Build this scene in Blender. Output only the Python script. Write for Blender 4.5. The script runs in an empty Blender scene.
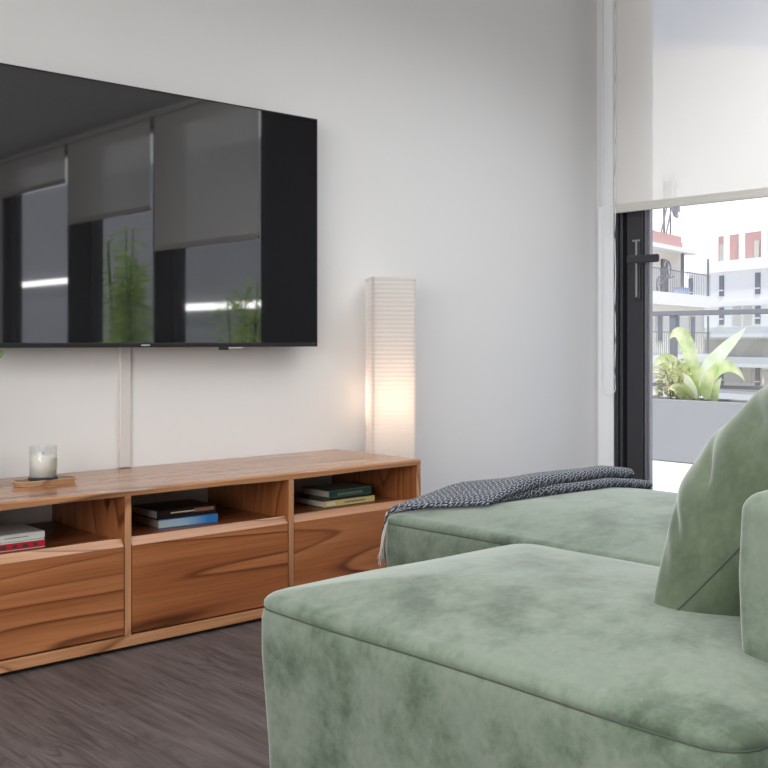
import bpy, bmesh, math, random
from mathutils import Vector, Matrix, noise
random.seed(7)
PI = math.pi
S = bpy.context.scene
C = S.collection

# ------------------------------------------------------------------ camera
cd = bpy.data.cameras.new('camera')
cam = bpy.data.objects.new('camera', cd); C.objects.link(cam)
cam.location = (0.0, -3.42, 0.95)
cam.rotation_euler = (PI/2, 0, -math.radians(42.0))
cd.sensor_width = 36.0; cd.sensor_fit = 'HORIZONTAL'
cd.lens = 36.0*1060/768
cd.shift_y = -(384-341.4)/768
cd.clip_start = 0.05; cd.clip_end = 500
S.camera = cam

# ------------------------------------------------------------------ world, sun, fill lights, exposure
S.view_settings.view_transform = 'Standard'
S.view_settings.look = 'None'
S.view_settings.gamma = 1.0
S.view_settings.use_curve_mapping = False
S.view_settings.exposure = 0.0

W = bpy.data.worlds.new('sky'); S.world = W; W.use_nodes = True
wn = W.node_tree.nodes; wl = W.node_tree.links
wn.clear()
w_out = wn.new('ShaderNodeOutputWorld'); w_bg = wn.new('ShaderNodeBackground')
w_tc = wn.new('ShaderNodeTexCoord'); w_sep = wn.new('ShaderNodeSeparateXYZ')
w_no = wn.new('ShaderNodeTexNoise'); w_no.inputs['Scale'].default_value = 7.0; w_no.inputs['Detail'].default_value = 6.0
w_ma = wn.new('ShaderNodeMath'); w_ma.operation = 'MULTIPLY_ADD'
w_rp = wn.new('ShaderNodeValToRGB')
wl.new(w_tc.outputs['Generated'], w_sep.inputs[0]); wl.new(w_tc.outputs['Generated'], w_no.inputs['Vector'])
wl.new(w_no.outputs['Fac'], w_ma.inputs[0]); w_ma.inputs[1].default_value = 0.10
wl.new(w_sep.outputs['Z'], w_ma.inputs[2])
wl.new(w_ma.outputs[0], w_rp.inputs['Fac'])
e = w_rp.color_ramp.elements
e[0].position = 0.0; e[0].color = (1.0, 1.0, 1.0, 1)
e[1].position = 0.32; e[1].color = (0.24, 0.38, 0.66, 1)
a = e.new(0.288); a.color = (0.84, 0.85, 0.88, 1)
b = e.new(0.300); b.color = (0.28, 0.41, 0.68, 1)
d = e.new(1.0); d.color = (0.50, 0.55, 0.66, 1)
wl.new(w_rp.outputs['Color'], w_bg.inputs['Color'])
w_bg.inputs['Strength'].default_value = 1.7
wl.new(w_bg.outputs[0], w_out.inputs['Surface'])

def sun(loc, target, energy, angle):
    l = bpy.data.lights.new('sun', 'SUN'); l.energy = energy; l.angle = angle; l.color = (1.0, 0.96, 0.9)
    o = bpy.data.objects.new('sun', l); C.objects.link(o)
    o.location = loc
    o.rotation_euler = (Vector(target)-Vector(loc)).to_track_quat('-Z', 'Y').to_euler()
sun((-8, -9, 26), (0, 0, 0), 4.2, math.radians(2))

def area(name, loc, target, sx, sy, energy, color, spread=180):
    l = bpy.data.lights.new(name, 'AREA'); l.shape = 'RECTANGLE'; l.size = sx; l.size_y = sy
    l.energy = energy; l.color = color; l.spread = math.radians(spread)
    o = bpy.data.objects.new(name, l); C.objects.link(o); o.location = loc
    o.rotation_euler = (Vector(target)-Vector(loc)).to_track_quat('-Z', 'Y').to_euler()
    return o
# added unseen fills brightening the room: overhead by the window, rear left, overhead behind
area('overhead_fill', (3.3, -1.75, 2.90), (3.3, -1.75, 0.0), 1.8, 1.5, 32, (0.95, 0.98, 1.0), 140)
area('rear_fill', (-3.6, -3.6, 1.6), (2.6, -1.0, 0.3), 4.4, 2.2, 255, (1.0, 0.985, 0.965))
area('overhead_fill', (0.4, -3.2, 2.90), (0.4, -3.2, 0.0), 3.4, 2.4, 74, (1.0, 0.98, 0.95), 165)

# ------------------------------------------------------------------ material helpers
def mat(name):
    m = bpy.data.materials.new(name); m.use_nodes = True
    n = m.node_tree.nodes; l = m.node_tree.links
    return m, n, l, n['Principled BSDF']

def plain(name, col, rough=0.5, metal=0.0, spec=0.5, **kw):
    m, n, l, p = mat(name)
    p.inputs['Base Color'].default_value = (*col, 1); p.inputs['Roughness'].default_value = rough
    p.inputs['Metallic'].default_value = metal; p.inputs['Specular IOR Level'].default_value = spec
    for k, v in kw.items():
        p.inputs[k].default_value = v
    # a whisper of surface grain so that nothing is perfectly uniform
    no = n.new('ShaderNodeTexNoise'); no.inputs['Scale'].default_value = 60; no.inputs['Detail'].default_value = 3
    bu = n.new('ShaderNodeBump'); bu.inputs['Strength'].default_value = 0.04; bu.inputs['Distance'].default_value = 0.002
    tc = n.new('ShaderNodeTexCoord'); l.new(tc.outputs['Object'], no.inputs['Vector'])
    l.new(no.outputs['Fac'], bu.inputs['Height']); l.new(bu.outputs[0], p.inputs['Normal'])
    return m

def ramp(n, stops, interp='LINEAR'):
    r = n.new('ShaderNodeValToRGB'); r.color_ramp.interpolation = interp
    el = r.color_ramp.elements
    el[0].position, el[0].color = stops[0][0], (*stops[0][1], 1)
    el[1].position, el[1].color = stops[-1][0], (*stops[-1][1], 1)
    for p, c in stops[1:-1]:
        q = el.new(p); q.color = (*c, 1)
    return r

def wood(name, along, light, mid, dark, rough=0.38, figure=1.0):
    """along = axis index of the grain"""
    m, n, l, p = mat(name)
    tc = n.new('ShaderNodeTexCoord'); oi = n.new('ShaderNodeObjectInfo')
    ad = n.new('ShaderNodeVectorMath'); ad.operation = 'MULTIPLY_ADD'
    l.new(oi.outputs['Random'], ad.inputs[0]); ad.inputs[1].default_value = (17.3, 9.1, 13.7)
    l.new(tc.outputs['Object'], ad.inputs[2])
    def mp(al, ac):
        q = n.new('ShaderNodeMapping'); s = [ac]*3; s[along] = al
        q.inputs['Scale'].default_value = s; l.new(ad.outputs[0], q.inputs['Vector']); return q
    big = n.new('ShaderNodeTexNoise'); l.new(mp(0.42, 3.8).outputs[0], big.inputs['Vector'])
    big.inputs['Scale'].default_value = 1.0; big.inputs['Detail'].default_value = 1.5; big.inputs['Distortion'].default_value = 0.25
    mu = n.new('ShaderNodeMath'); mu.operation = 'MULTIPLY'; l.new(big.outputs['Fac'], mu.inputs[0]); mu.inputs[1].default_value = 10.0*figure
    kv = n.new('ShaderNodeTexVoronoi'); kv.inputs['Scale'].default_value = 1.0; l.new(mp(1.7, 4.2).outputs[0], kv.inputs['Vector'])
    kr = n.new('ShaderNodeMapRange'); kr.interpolation_type = 'SMOOTHSTEP'; kr.inputs['From Min'].default_value = 0.0; kr.inputs['From Max'].default_value = 0.30; kr.inputs['To Min'].default_value = 1.3; kr.inputs['To Max'].default_value = 0.0
    l.new(kv.outputs['Distance'], kr.inputs[0])
    ka = n.new('ShaderNodeMath'); ka.operation = 'ADD'; l.new(mu.outputs[0], ka.inputs[0]); l.new(kr.outputs[0], ka.inputs[1])
    fr = n.new('ShaderNodeMath'); fr.operation = 'FRACT'; l.new(ka.outputs[0], fr.inputs[0])
    veins = ramp(n, [(0.0, light), (0.55, mid), (0.86, mid), (0.94, dark), (1.0, light)])
    l.new(fr.outputs[0], veins.inputs['Fac'])
    patch = n.new('ShaderNodeTexNoise'); l.new(mp(0.5, 2.0).outputs[0], patch.inputs['Vector']); patch.inputs['Scale'].default_value = 1.5
    pr = ramp(n, [(0.3, light), (0.52, mid), (0.68, tuple(0.4*x+.6*y for x, y in zip(mid, dark)))])
    l.new(patch.outputs['Fac'], pr.inputs['Fac'])
    mx = n.new('ShaderNodeMix'); mx.data_type = 'RGBA'; mx.inputs[0].default_value = 0.42
    l.new(veins.outputs[0], mx.inputs[6]); l.new(pr.outputs[0], mx.inputs[7])
    fib = n.new('ShaderNodeTexNoise'); l.new(mp(3.0, 130.0).outputs[0], fib.inputs['Vector']); fib.inputs['Scale'].default_value = 1.0; fib.inputs['Detail'].default_value = 3
    fr2 = ramp(n, [(0.3, (0.72, 0.70, 0.68)), (0.65, (1.06, 1.06, 1.06))]); l.new(fib.outputs['Fac'], fr2.inputs['Fac'])
    m2 = n.new('ShaderNodeMix'); m2.data_type = 'RGBA'; m2.blend_type = 'MULTIPLY'; m2.inputs[0].default_value = 0.75
    l.new(mx.outputs[2], m2.inputs[6]); l.new(fr2.outputs[0], m2.inputs[7])
    l.new(m2.outputs[2], p.inputs['Base Color'])
    vv = ramp(n, [(0.0, (.80, .76, .72)), (.05, (1, 1, 1)), (.74, (1, 1, 1)), (.93, (.40, .33, .28)), (1.0, (.80, .76, .72))]); l.new(fr.outputs[0], vv.inputs['Fac'])
    vm = n.new('ShaderNodeTexNoise'); l.new(mp(0.9, 5.0).outputs[0], vm.inputs['Vector']); vm.inputs['Scale'].default_value = 1.3
    vr = ramp(n, [(.38, (.1, .1, .1)), (.62, (.9, .9, .9))]); l.new(vm.outputs['Fac'], vr.inputs['Fac'])
    m6 = n.new('ShaderNodeMix'); m6.data_type = 'RGBA'; m6.blend_type = 'MULTIPLY'; l.new(vr.outputs[0], m6.inputs[0]); l.new(m2.outputs[2], m6.inputs[6]); l.new(vv.outputs[0], m6.inputs[7])
    kd = ramp(n, [(0.03, (0.25, 0.2, 0.17)), (0.11, (1, 1, 1))]); l.new(kv.outputs['Distance'], kd.inputs['Fac'])
    m4 = n.new('ShaderNodeMix'); m4.data_type = 'RGBA'; m4.blend_type = 'MULTIPLY'; m4.inputs[0].default_value = 0.8 if figure == 1.0 else 0.0
    l.new(m6.outputs[2], m4.inputs[6]); l.new(kd.outputs[0], m4.inputs[7]); l.new(m4.outputs[2], p.inputs['Base Color'])
    p.inputs['Roughness'].default_value = rough
    bu = n.new('ShaderNodeBump'); bu.inputs['Strength'].default_value = 0.12; bu.inputs['Distance'].default_value = 0.002
    l.new(fib.outputs['Fac'], bu.inputs['Height']); l.new(bu.outputs[0], p.inputs['Normal'])
    return m

def velvet(name, c_dark, c_mid, c_light, scale=4.5):
    m, n, l, p = mat(name)
    tc = n.new('ShaderNodeTexCoord')
    a = n.new('ShaderNodeTexNoise'); a.inputs['Scale'].default_value = scale; a.inputs['Detail'].default_value = 10; a.inputs['Roughness'].default_value = 0.72; a.inputs['Distortion'].default_value = 0.15
    l.new(tc.outputs['Object'], a.inputs['Vector'])
    r = ramp(n, [(0.375, c_dark), (0.465, c_mid), (0.55, c_light)]); l.new(a.outputs['Fac'], r.inputs['Fac'])
    mp = n.new('ShaderNodeMapping'); mp.inputs['Scale'].default_value = (70, 70, 55); l.new(tc.outputs['Object'], mp.inputs['Vector'])
    f = n.new('ShaderNodeTexNoise'); f.inputs['Scale'].default_value = 1.0; f.inputs['Detail'].default_value = 4; l.new(mp.outputs[0], f.inputs['Vector'])
    fr = ramp(n, [(0.3, (0.86, 0.86, 0.86)), (0.7, (1.08, 1.08, 1.08))]); l.new(f.outputs['Fac'], fr.inputs['Fac'])
    mx = n.new('ShaderNodeMix'); mx.data_type = 'RGBA'; mx.blend_type = 'MULTIPLY'; mx.inputs[0].default_value = 0.7
    l.new(r.outputs[0], mx.inputs[6]); l.new(fr.outputs[0], mx.inputs[7]); l.new(mx.outputs[2], p.inputs['Base Color'])
    p.inputs['Roughness'].default_value = 0.75; p.inputs['Specular IOR Level'].default_value = 0.25
    p.inputs['Sheen Weight'].default_value = 0.62; p.inputs['Sheen Roughness'].default_value = 0.38
    p.inputs['Sheen Tint'].default_value = (0.84, 0.90, 0.87, 1)
    bu = n.new('ShaderNodeBump'); bu.inputs['Strength'].default_value = 0.25; bu.inputs['Distance'].default_value = 0.004
    l.new(a.outputs['Fac'], bu.inputs['Height']); l.new(bu.outputs[0], p.inputs['Normal'])
    return m

def pane_glass(name, tint=(1, 1, 1), refl=0.08):
    m = bpy.data.materials.new(name); m.use_nodes = True; n = m.node_tree.nodes; l = m.node_tree.links; n.clear()
    o = n.new('ShaderNodeOutputMaterial'); t = n.new('ShaderNodeBsdfTransparent'); g = n.new('ShaderNodeBsdfGlossy')
    t.inputs[0].default_value = (*tint, 1); g.inputs['Roughness'].default_value = 0.01
    lw_ = n.new('ShaderNodeLayerWeight'); lw_.inputs['Blend'].default_value = 0.5; f0 = n.new('ShaderNodeMath'); f0.operation = 'POWER'; f0.inputs[1].default_value = 4.0; l.new(lw_.outputs['Facing'], f0.inputs[0]); f = n.new('ShaderNodeMath'); f.operation = 'MULTIPLY_ADD'; f.inputs[1].default_value = 0.5; f.inputs[2].default_value = 0.03; l.new(f0.outputs[0], f.inputs[0])
    mx = n.new('ShaderNodeMixShader'); l.new(f.outputs[0], mx.inputs[0]); l.new(t.outputs[0], mx.inputs[1]); l.new(g.outputs[0], mx.inputs[2])
    l.new(mx.outputs[0], o.inputs[0]); return m

def screen_fabric(name, transp, trans, diff):
    """roller-blind cloth: see-through weave + translucent + diffuse"""
    m = bpy.data.materials.new(name); m.use_nodes = True; n = m.node_tree.nodes; l = m.node_tree.links; n.clear()
    o = n.new('ShaderNodeOutputMaterial'); t = n.new('ShaderNodeBsdfTransparent'); t.inputs[0].default_value = (*transp, 1)
    a = n.new('ShaderNodeBsdfTranslucent'); a.inputs[0].default_value = (*trans, 1)
    d = n.new('ShaderNodeBsdfDiffuse'); d.inputs[0].default_value = (*diff, 1)
    tc = n.new('ShaderNodeTexCoord'); wv = n.new('ShaderNodeTexNoise'); wv.inputs['Scale'].default_value = 400
    l.new(tc.outputs['Object'], wv.inputs['Vector'])
    bu = n.new('ShaderNodeBump'); bu.inputs['Strength'].default_value = 0.05; l.new(wv.outputs['Fac'], bu.inputs['Height']); l.new(bu.outputs[0], d.inputs['Normal'])
    x = n.new('ShaderNodeAddShader'); y = n.new('ShaderNodeAddShader')
    l.new(t.outputs[0], x.inputs[0]); l.new(a.outputs[0], x.inputs[1]); l.new(x.outputs[0], y.inputs[0]); l.new(d.outputs[0], y.inputs[1])
    l.new(y.outputs[0], o.inputs[0]); return m

# ------------------------------------------------------------------ mesh helpers
def box(bm, x0, x1, y0, y1, z0, z1):
    v = [bm.verts.new(p) for p in ((x0,y0,z0),(x1,y0,z0),(x1,y1,z0),(x0,y1,z0),(x0,y0,z1),(x1,y0,z1),(x1,y1,z1),(x0,y1,z1))]
    for f in ((3,2,1,0),(4,5,6,7),(0,1,5,4),(1,2,6,5),(2,3,7,6),(3,0,4,7)):
        bm.faces.new([v[i] for i in f])
    return v

def tube(bm, pts, r, seg=8, closed=False, caps=True):
    pts = [Vector(p) for p in pts]; n = len(pts); rings = []
    up = Vector((0, 0, 1))
    for i, p in enumerate(pts):
        if closed: t = pts[(i+1) % n]-pts[i-1]
        else: t = pts[min(i+1, n-1)]-pts[max(i-1, 0)]
        t.normalize()
        u = t.cross(up)
        if u.length < 1e-3: u = t.cross(Vector((1, 0, 0)))
        u.normalize(); w = u.cross(t)
        rr = r[i] if isinstance(r, (list, tuple)) else r
        rings.append([bm.verts.new(p+u*math.cos(2*PI*k/seg)*rr+w*math.sin(2*PI*k/seg)*rr) for k in range(seg)])
    for i in range(n if closed else n-1):
        A, B = rings[i], rings[(i+1) % n]
        for k in range(seg):
            bm.faces.new((A[k], A[(k+1) % seg], B[(k+1) % seg], B[k]))
    if caps and not closed:
        bm.faces.new(rings[0][::-1]); bm.faces.new(rings[-1])

def lathe(bm, prof, seg=32, cx=0, cy=0):
    rings = [[bm.verts.new((cx+r*math.cos(2*PI*k/seg), cy+r*math.sin(2*PI*k/seg), z)) for k in range(seg)] for r, z in prof]
    for A, B in zip(rings, rings[1:]):
        for k in range(seg): bm.faces.new((A[k], A[(k+1) % seg], B[(k+1) % seg], B[k]))
    return rings

def prism(bm, outline, z0, z1):
    A = [bm.verts.new((x, y, z0)) for x, y in outline]; B = [bm.verts.new((x, y, z1)) for x, y in outline]
    n = len(A); bm.faces.new(A[::-1]); bm.faces.new(B)
    for i in range(n): bm.faces.new((A[i], A[(i+1) % n], B[(i+1) % n], B[i]))

def rrect(a, b, r, seg=6, per=10):
    """rounded rectangle outline with a constant vertex count, a x b half sizes"""
    r = min(r, a*0.999, b*0.999); out = []
    cs = [(a-r, b-r, 0), (-a+r, b-r, PI/2), (-a+r, -b+r, PI), (a-r, -b+r, 1.5*PI)]
    for i, (cx, cy, a0) in enumerate(cs):
        for k in range(seg+1):
            t = a0+PI/2*k/seg; out.append((cx+r*math.cos(t), cy+r*math.sin(t)))
        nx, ny, na = cs[(i+1) % 4]
        p = out[-1]; q = (nx+r*math.cos(na), ny+r*math.sin(na))
        for k in range(1, per): out.append((p[0]+(q[0]-p[0])*k/per, p[1]+(q[1]-p[1])*k/per))
    return out

def obj(name, bm, m, parent=None, smooth=False, bevel=0.0, bseg=2, loc=None, subsurf=0, auto=None):
    bmesh.ops.recalc_face_normals(bm, faces=bm.faces)
    me = bpy.data.meshes.new(name); bm.to_mesh(me); bm.free()
    o = bpy.data.objects.new(name, me); C.objects.link(o)
    for x in (m if isinstance(m, (list, tuple)) else [m]): me.materials.append(x)
    if smooth: me.polygons.foreach_set('use_smooth', [True]*len(me.polygons))
    if bevel:
        b = o.modifiers.new('bevel', 'BEVEL'); b.width = bevel; b.segments = bseg; b.limit_method = 'ANGLE'; b.angle_limit = math.radians(40)
    if subsurf:
        s = o.modifiers.new('subdivision', 'SUBSURF'); s.levels = subsurf; s.render_levels = subsurf
    if loc: o.location = loc
    if parent: o.parent = parent
    return o

def bobj(name, dims, m, parent=None, bevel=0.0, bseg=2):
    bm = bmesh.new()
    for d in (dims if isinstance(dims[0], (tuple, list)) else [dims]): box(bm, *d)
    return obj(name, bm, m, parent, bevel=bevel, bseg=bseg)

def tag(o, label, cat, group=None, kind=None):
    o['label'] = label; o['category'] = cat
    if group: o['group'] = group
    if kind: o['kind'] = kind
    return o

def thing(name, label, cat, loc=(0, 0, 0), rz=0.0, group=None):
    o = bpy.data.objects.new(name, None); C.objects.link(o); o.empty_display_size = 0.1
    o.location = loc; o.rotation_euler = (0, 0, rz)
    return tag(o, label, cat, group)

def struct(o, label=None, cat=None):
    o['kind'] = 'structure'
    if label: o['label'] = label
    if cat: o['category'] = cat
    return o

# ------------------------------------------------------------------ materials
def wall_paint(name, col):
    m, n, l, p = mat(name)
    tc = n.new('ShaderNodeTexCoord'); no = n.new('ShaderNodeTexNoise'); no.inputs['Scale'].default_value = 1.3; no.inputs['Detail'].default_value = 3
    l.new(tc.outputs['Object'], no.inputs['Vector'])
    r = ramp(n, [(0.3, tuple(c*0.985 for c in col)), (0.7, tuple(min(1, c*1.01) for c in col))]); l.new(no.outputs['Fac'], r.inputs['Fac'])
    l.new(r.outputs[0], p.inputs['Base Color']); p.inputs['Roughness'].default_value = 0.6; p.inputs['Specular IOR Level'].default_value = 0.25
    f = n.new('ShaderNodeTexNoise'); f.inputs['Scale'].default_value = 220; l.new(tc.outputs['Object'], f.inputs['Vector'])
    bu = n.new('ShaderNodeBump'); bu.inputs['Strength'].default_value = 0.04; bu.inputs['Distance'].default_value = 0.002
    l.new(f.outputs['Fac'], bu.inputs['Height']); l.new(bu.outputs[0], p.inputs['Normal'])
    return m

def floor_planks(name):
    m, n, l, p = mat(name)
    tc = n.new('ShaderNodeTexCoord'); mp = n.new('ShaderNodeMapping'); mp.inputs['Rotation'].default_value = (0, 0, PI/2)
    mp.inputs['Location'].default_value = (0.31, 0.07, 0)
    l.new(tc.outputs['Object'], mp.inputs['Vector'])
    br = n.new('ShaderNodeTexBrick'); br.offset = 0.37; br.inputs['Scale'].default_value = 1.0
    br.inputs['Brick Width'].default_value = 1.25; br.inputs['Row Height'].default_value = 0.19; br.inputs['Mortar Size'].default_value = 0.001
    br.inputs['Color1'].default_value = (0.096, 0.079, 0.077, 1); br.inputs['Color2'].default_value = (0.114, 0.095, 0.094, 1); br.inputs['Mortar'].default_value = (0.06, 0.05, 0.05, 1)
    l.new(mp.outputs[0], br.inputs['Vector'])
    m2 = n.new('ShaderNodeMapping'); m2.inputs['Scale'].default_value = (14, 1.1, 1); l.new(tc.outputs['Object'], m2.inputs['Vector'])
    g = n.new('ShaderNodeTexNoise'); g.inputs['Scale'].default_value = 1.0; g.inputs['Detail'].default_value = 6; g.inputs['Distortion'].default_value = 2.0; g.inputs['Roughness'].default_value = 0.65
    l.new(m2.outputs[0], g.inputs['Vector'])
    gr = ramp(n, [(0.28, (0.50, 0.49, 0.48)), (0.5, (0.98, 0.97, 0.97)), (0.72, (1.32, 1.32, 1.34))]); l.new(g.outputs['Fac'], gr.inputs['Fac'])
    m3 = n.new('ShaderNodeMapping'); m3.inputs['Scale'].default_value = (120, 5, 1); l.new(tc.outputs['Object'], m3.inputs['Vector'])
    f = n.new('ShaderNodeTexNoise'); f.inputs['Scale'].default_value = 1.0; f.inputs['Detail'].default_value = 3; l.new(m3.outputs[0], f.inputs['Vector'])
    fr = ramp(n, [(0.3, (0.78, 0.78, 0.78)), (0.7, (1.15, 1.15, 1.15))]); l.new(f.outputs['Fac'], fr.inputs['Fac'])
    a = n.new('ShaderNodeMix'); a.data_type = 'RGBA'; a.blend_type = 'MULTIPLY'; a.inputs[0].default_value = 1.0
    l.new(br.outputs['Color'], a.inputs[6]); l.new(gr.outputs[0], a.inputs[7])
    b = n.new('ShaderNodeMix'); b.data_type = 'RGBA'; b.blend_type = 'MULTIPLY'; b.inputs[0].default_value = 0.8
    l.new(a.outputs[2], b.inputs[6]); l.new(fr.outputs[0], b.inputs[7]); l.new(b.outputs[2], p.inputs['Base Color'])
    m5 = n.new('ShaderNodeMapping'); m5.inputs['Scale'].default_value = (7.5, 1.3, 1); l.new(tc.outputs['Object'], m5.inputs['Vector'])
    cg = n.new('ShaderNodeTexNoise'); cg.inputs['Scale'].default_value = 1.0; cg.inputs['Detail'].default_value = 2; l.new(m5.outputs[0], cg.inputs['Vector'])
    cm = n.new('ShaderNodeMath'); cm.operation = 'MULTIPLY'; cm.inputs[1].default_value = 34; l.new(cg.outputs['Fac'], cm.inputs[0])
    cf = n.new('ShaderNodeMath'); cf.operation = 'PINGPONG'; cf.inputs[1].default_value = 1.0; l.new(cm.outputs[0], cf.inputs[0])
    cr = ramp(n, [(0.0, (0.62, 0.60, 0.60)), (0.4, (1.03, 1.03, 1.03)), (1.0, (1.06, 1.06, 1.06))]); l.new(cf.outputs[0], cr.inputs['Fac'])
    mk_ = n.new('ShaderNodeTexNoise'); mk_.inputs['Scale'].default_value = 2.2; l.new(tc.outputs['Object'], mk_.inputs['Vector'])
    mr_ = ramp(n, [(0.48, (0, 0, 0)), (0.66, (1, 1, 1))]); l.new(mk_.outputs['Fac'], mr_.inputs['Fac'])
    c5 = n.new('ShaderNodeMix'); c5.data_type = 'RGBA'; c5.blend_type = 'MULTIPLY'; l.new(mr_.outputs[0], c5.inputs[0]); l.new(b.outputs[2], c5.inputs[6]); l.new(cr.outputs[0], c5.inputs[7]); l.new(c5.outputs[2], p.inputs['Base Color'])
    p.inputs['Roughness'].default_value = 0.5; p.inputs['Specular IOR Level'].default_value = 0.35
    bu = n.new('ShaderNodeBump'); bu.inputs['Strength'].default_value = 0.15; bu.inputs['Distance'].default_value = 0.002
    l.new(f.outputs['Fac'], bu.inputs['Height']); l.new(bu.outputs[0], p.inputs['Normal'])
    return m

M = {}
M['wall'] = wall_paint('white_wall_paint', (0.76, 0.755, 0.75))
M['ceiling'] = wall_paint('ceiling_paint', (0.82, 0.82, 0.82))
M['white_trim'] = plain('white_trim', (0.90, 0.92, 0.95), 0.4)
M['floor'] = floor_planks('dark_oak_planks')
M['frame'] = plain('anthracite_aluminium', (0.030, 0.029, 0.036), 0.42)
M['frame_edge'] = plain('grey_seal', (0.16, 0.16, 0.18), 0.4)
M['handle'] = plain('handle_metal', (0.045, 0.045, 0.05), 0.35, 0.3)
M['steel'] = plain('dull_steel', (0.30, 0.30, 0.32), 0.35, 0.6)
M['glass'] = pane_glass('window_glass')
M['blind'] = screen_fabric('roller_blind_cloth', (0.345, 0.345, 0.345), (0.02, 0.02, 0.02), (0.625, 0.615, 0.60))
M['blind_bar'] = plain('blind_bar', (0.62, 0.60, 0.56), 0.5)
M['bead'] = plain('white_bead', (0.85, 0.86, 0.88), 0.35)
L0, L1, L2 = (0.42, 0.168, 0.066), (0.29, 0.096, 0.032), (0.085, 0.022, 0.007)
M['wood_x'] = wood('cabinet_wood', 0, L0, L1, L2)
M['wood_z'] = wood('cabinet_wood_upright', 2, L0, L1, L2, figure=1.6)
M['wood_top'] = wood('cabinet_top_wood', 0, (0.50, 0.27, 0.15), (0.40, 0.19, 0.09), (0.26, 0.11, 0.05), rough=0.2, figure=.7)
M['wood_edge'] = wood('cabinet_edge_wood', 0, (0.56, 0.30, 0.165), (0.46, 0.22, 0.105), (0.24, 0.10, 0.04))
M['wood_edge_z'] = wood('cabinet_edge_wood_upright', 2, (0.56, 0.30, 0.165), (0.46, 0.22, 0.105), (0.24, 0.10, 0.04))
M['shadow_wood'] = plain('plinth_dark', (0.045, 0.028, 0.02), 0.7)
M['velvet'] = velvet('sage_velvet', (0.070, 0.099, 0.069), (0.128, 0.166, 0.124), (0.172, 0.212, 0.168), 5.0)
M['velvet_pillow'] = velvet('green_velvet', (0.064, 0.088, 0.053), (0.088, 0.117, 0.073), (0.113, 0.145, 0.096), 3.0)
M['piping'] = plain('green_piping', (0.06, 0.082, 0.058), 0.8)
M['black'] = plain('black_plastic', (0.012, 0.012, 0.013), 0.4)
M['chrome'] = plain('light_mark', (0.5, 0.5, 0.5), 0.35)

# ------------------------------------------------------------------ the room
XE, YS, XW, ZC = 4.66, -9.0, -4.0, 2.95
struct(bobj('floor', (XW-.15, XE+.10, YS-.15, .17, -.12, 0), M['floor']))
struct(bobj('ceiling', (XW-.15, XE+.15, YS-.15, .17, ZC, ZC+.15), M['ceiling']))
struct(bobj('wall_north', (XW-.15, XE+.15, .045, .17, 0, ZC), M['wall']))
struct(bobj('wall_west', (XW-.15, XW, YS, .045, 0, ZC), M['wall']))
struct(bobj('wall_south', (XW-.15, XE+.15, YS-.15, YS, 0, ZC), M['wall']))
struct(bobj('wall_east', [(XE, XE+.15, YS, .045, 2.90, ZC), (XE, XE+.15, -.064, .045, 0, 2.90), (XE, XE+.15, YS, -8.12, 0, 2.90)], M['wall']))
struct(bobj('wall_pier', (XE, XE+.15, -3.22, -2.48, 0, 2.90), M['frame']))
struct(bobj('trim_1', [(XE-.006, XE-.001, -.063, .0, 0, 2.94), (XE-.010, XE-.006, -.050, .030, 0, 1.668)], M['white_trim'], bevel=.002))

# ---- the terrace door beside the corner
def sliding_door(name, y0, y1, hand, mats):
    """y0 = side next to the handle, runs to y1 (further from the corner); hand: +1 stile on the y0 side"""
    d = -1 if y1 < y0 else 1
    def Y(a, b): return (min(y0+d*a, y0+d*b), max(y0+d*a, y0+d*b))
    wdt = abs(y1-y0)
    bm = bmesh.new()
    box(bm, XE, XE+.12, *Y(0, .026), 0, 2.90); box(bm, XE+.014, XE+.12, *Y(.026, .036), 0, 2.90); box(bm, XE+.002, XE+.12, *Y(.036, .054), 0, 2.90)
    box(bm, XE+.045, XE+.12, *Y(.054, .078), 0, 2.90)
    box(bm, XE, XE+.12, *Y(wdt-.05, wdt), 0, 2.90); box(bm, XE, XE+.12, *Y(.078, wdt-.05), 2.86, 2.90); box(bm, XE, XE+.12, *Y(.078, wdt-.05), .0, .03)
    fr = struct(obj(name, bm, M['frame'], bevel=.002))
    bm = bmesh.new()
    sx0, sx1 = XE+.006, XE+.07
    box(bm, sx0, sx1, *Y(.078, .176), .03, 2.86); box(bm, sx0, sx1, *Y(wdt-.13, wdt-.05), .03, 2.86)
    box(bm, sx0, sx1, *Y(.176, wdt-.13), 2.79, 2.86); box(bm, sx0, sx1, *Y(.176, wdt-.13), .03, .12)
    obj('door_sash', bm, M['frame'], fr, bevel=.003)
    bm = bmesh.new()
    box(bm, XE+.016, XE+.06, *Y(.179, .195), .12, 2.79)
    obj('glazing_bead', bm, M['frame_edge'], fr, bevel=.002)
    bm = bmesh.new()
    box(bm, XE+.024, XE+.05, *Y(.195, .206), .12, 2.79)
    obj('glass_spacer', bm, M['steel'], fr)
    bm = bmesh.new(); box(bm, XE+.034, XE+.038, *Y(.206, wdt-.13), .12, 2.79)
    obj('glass_pane', bm, M['glass'], fr)
    return fr
door = sliding_door('door_1', -.064, -2.48, 1, M)
# its lever handle
bm = bmesh.new(); box(bm, XE-.004, XE+.006, -.228, -.190, 1.165, 1.485)
hp = obj('handle_plate', bm, M['handle'], door, bevel=.004)
bm = bmesh.new(); box(bm, XE-.012, XE-.004, -.216, -.204, 1.18, 1.47); box(bm, XE-.012, XE-.004, -.232, -.186, 1.468, 1.478)
obj('handle_rail', bm, M['steel'], hp, bevel=.002)
bm = bmesh.new()
tube(bm, [(XE-.004, -.210, 1.372), (XE-.05, -.210, 1.372)], .014, 12)
obj('handle_neck', bm, M['handle'], hp, smooth=True)
bm = bmesh.new(); box(bm, XE-.066, XE-.046, -.378, -.186, 1.351, 1.392)
obj('lever', bm, M['handle'], hp, bevel=.009, bseg=3)

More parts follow.
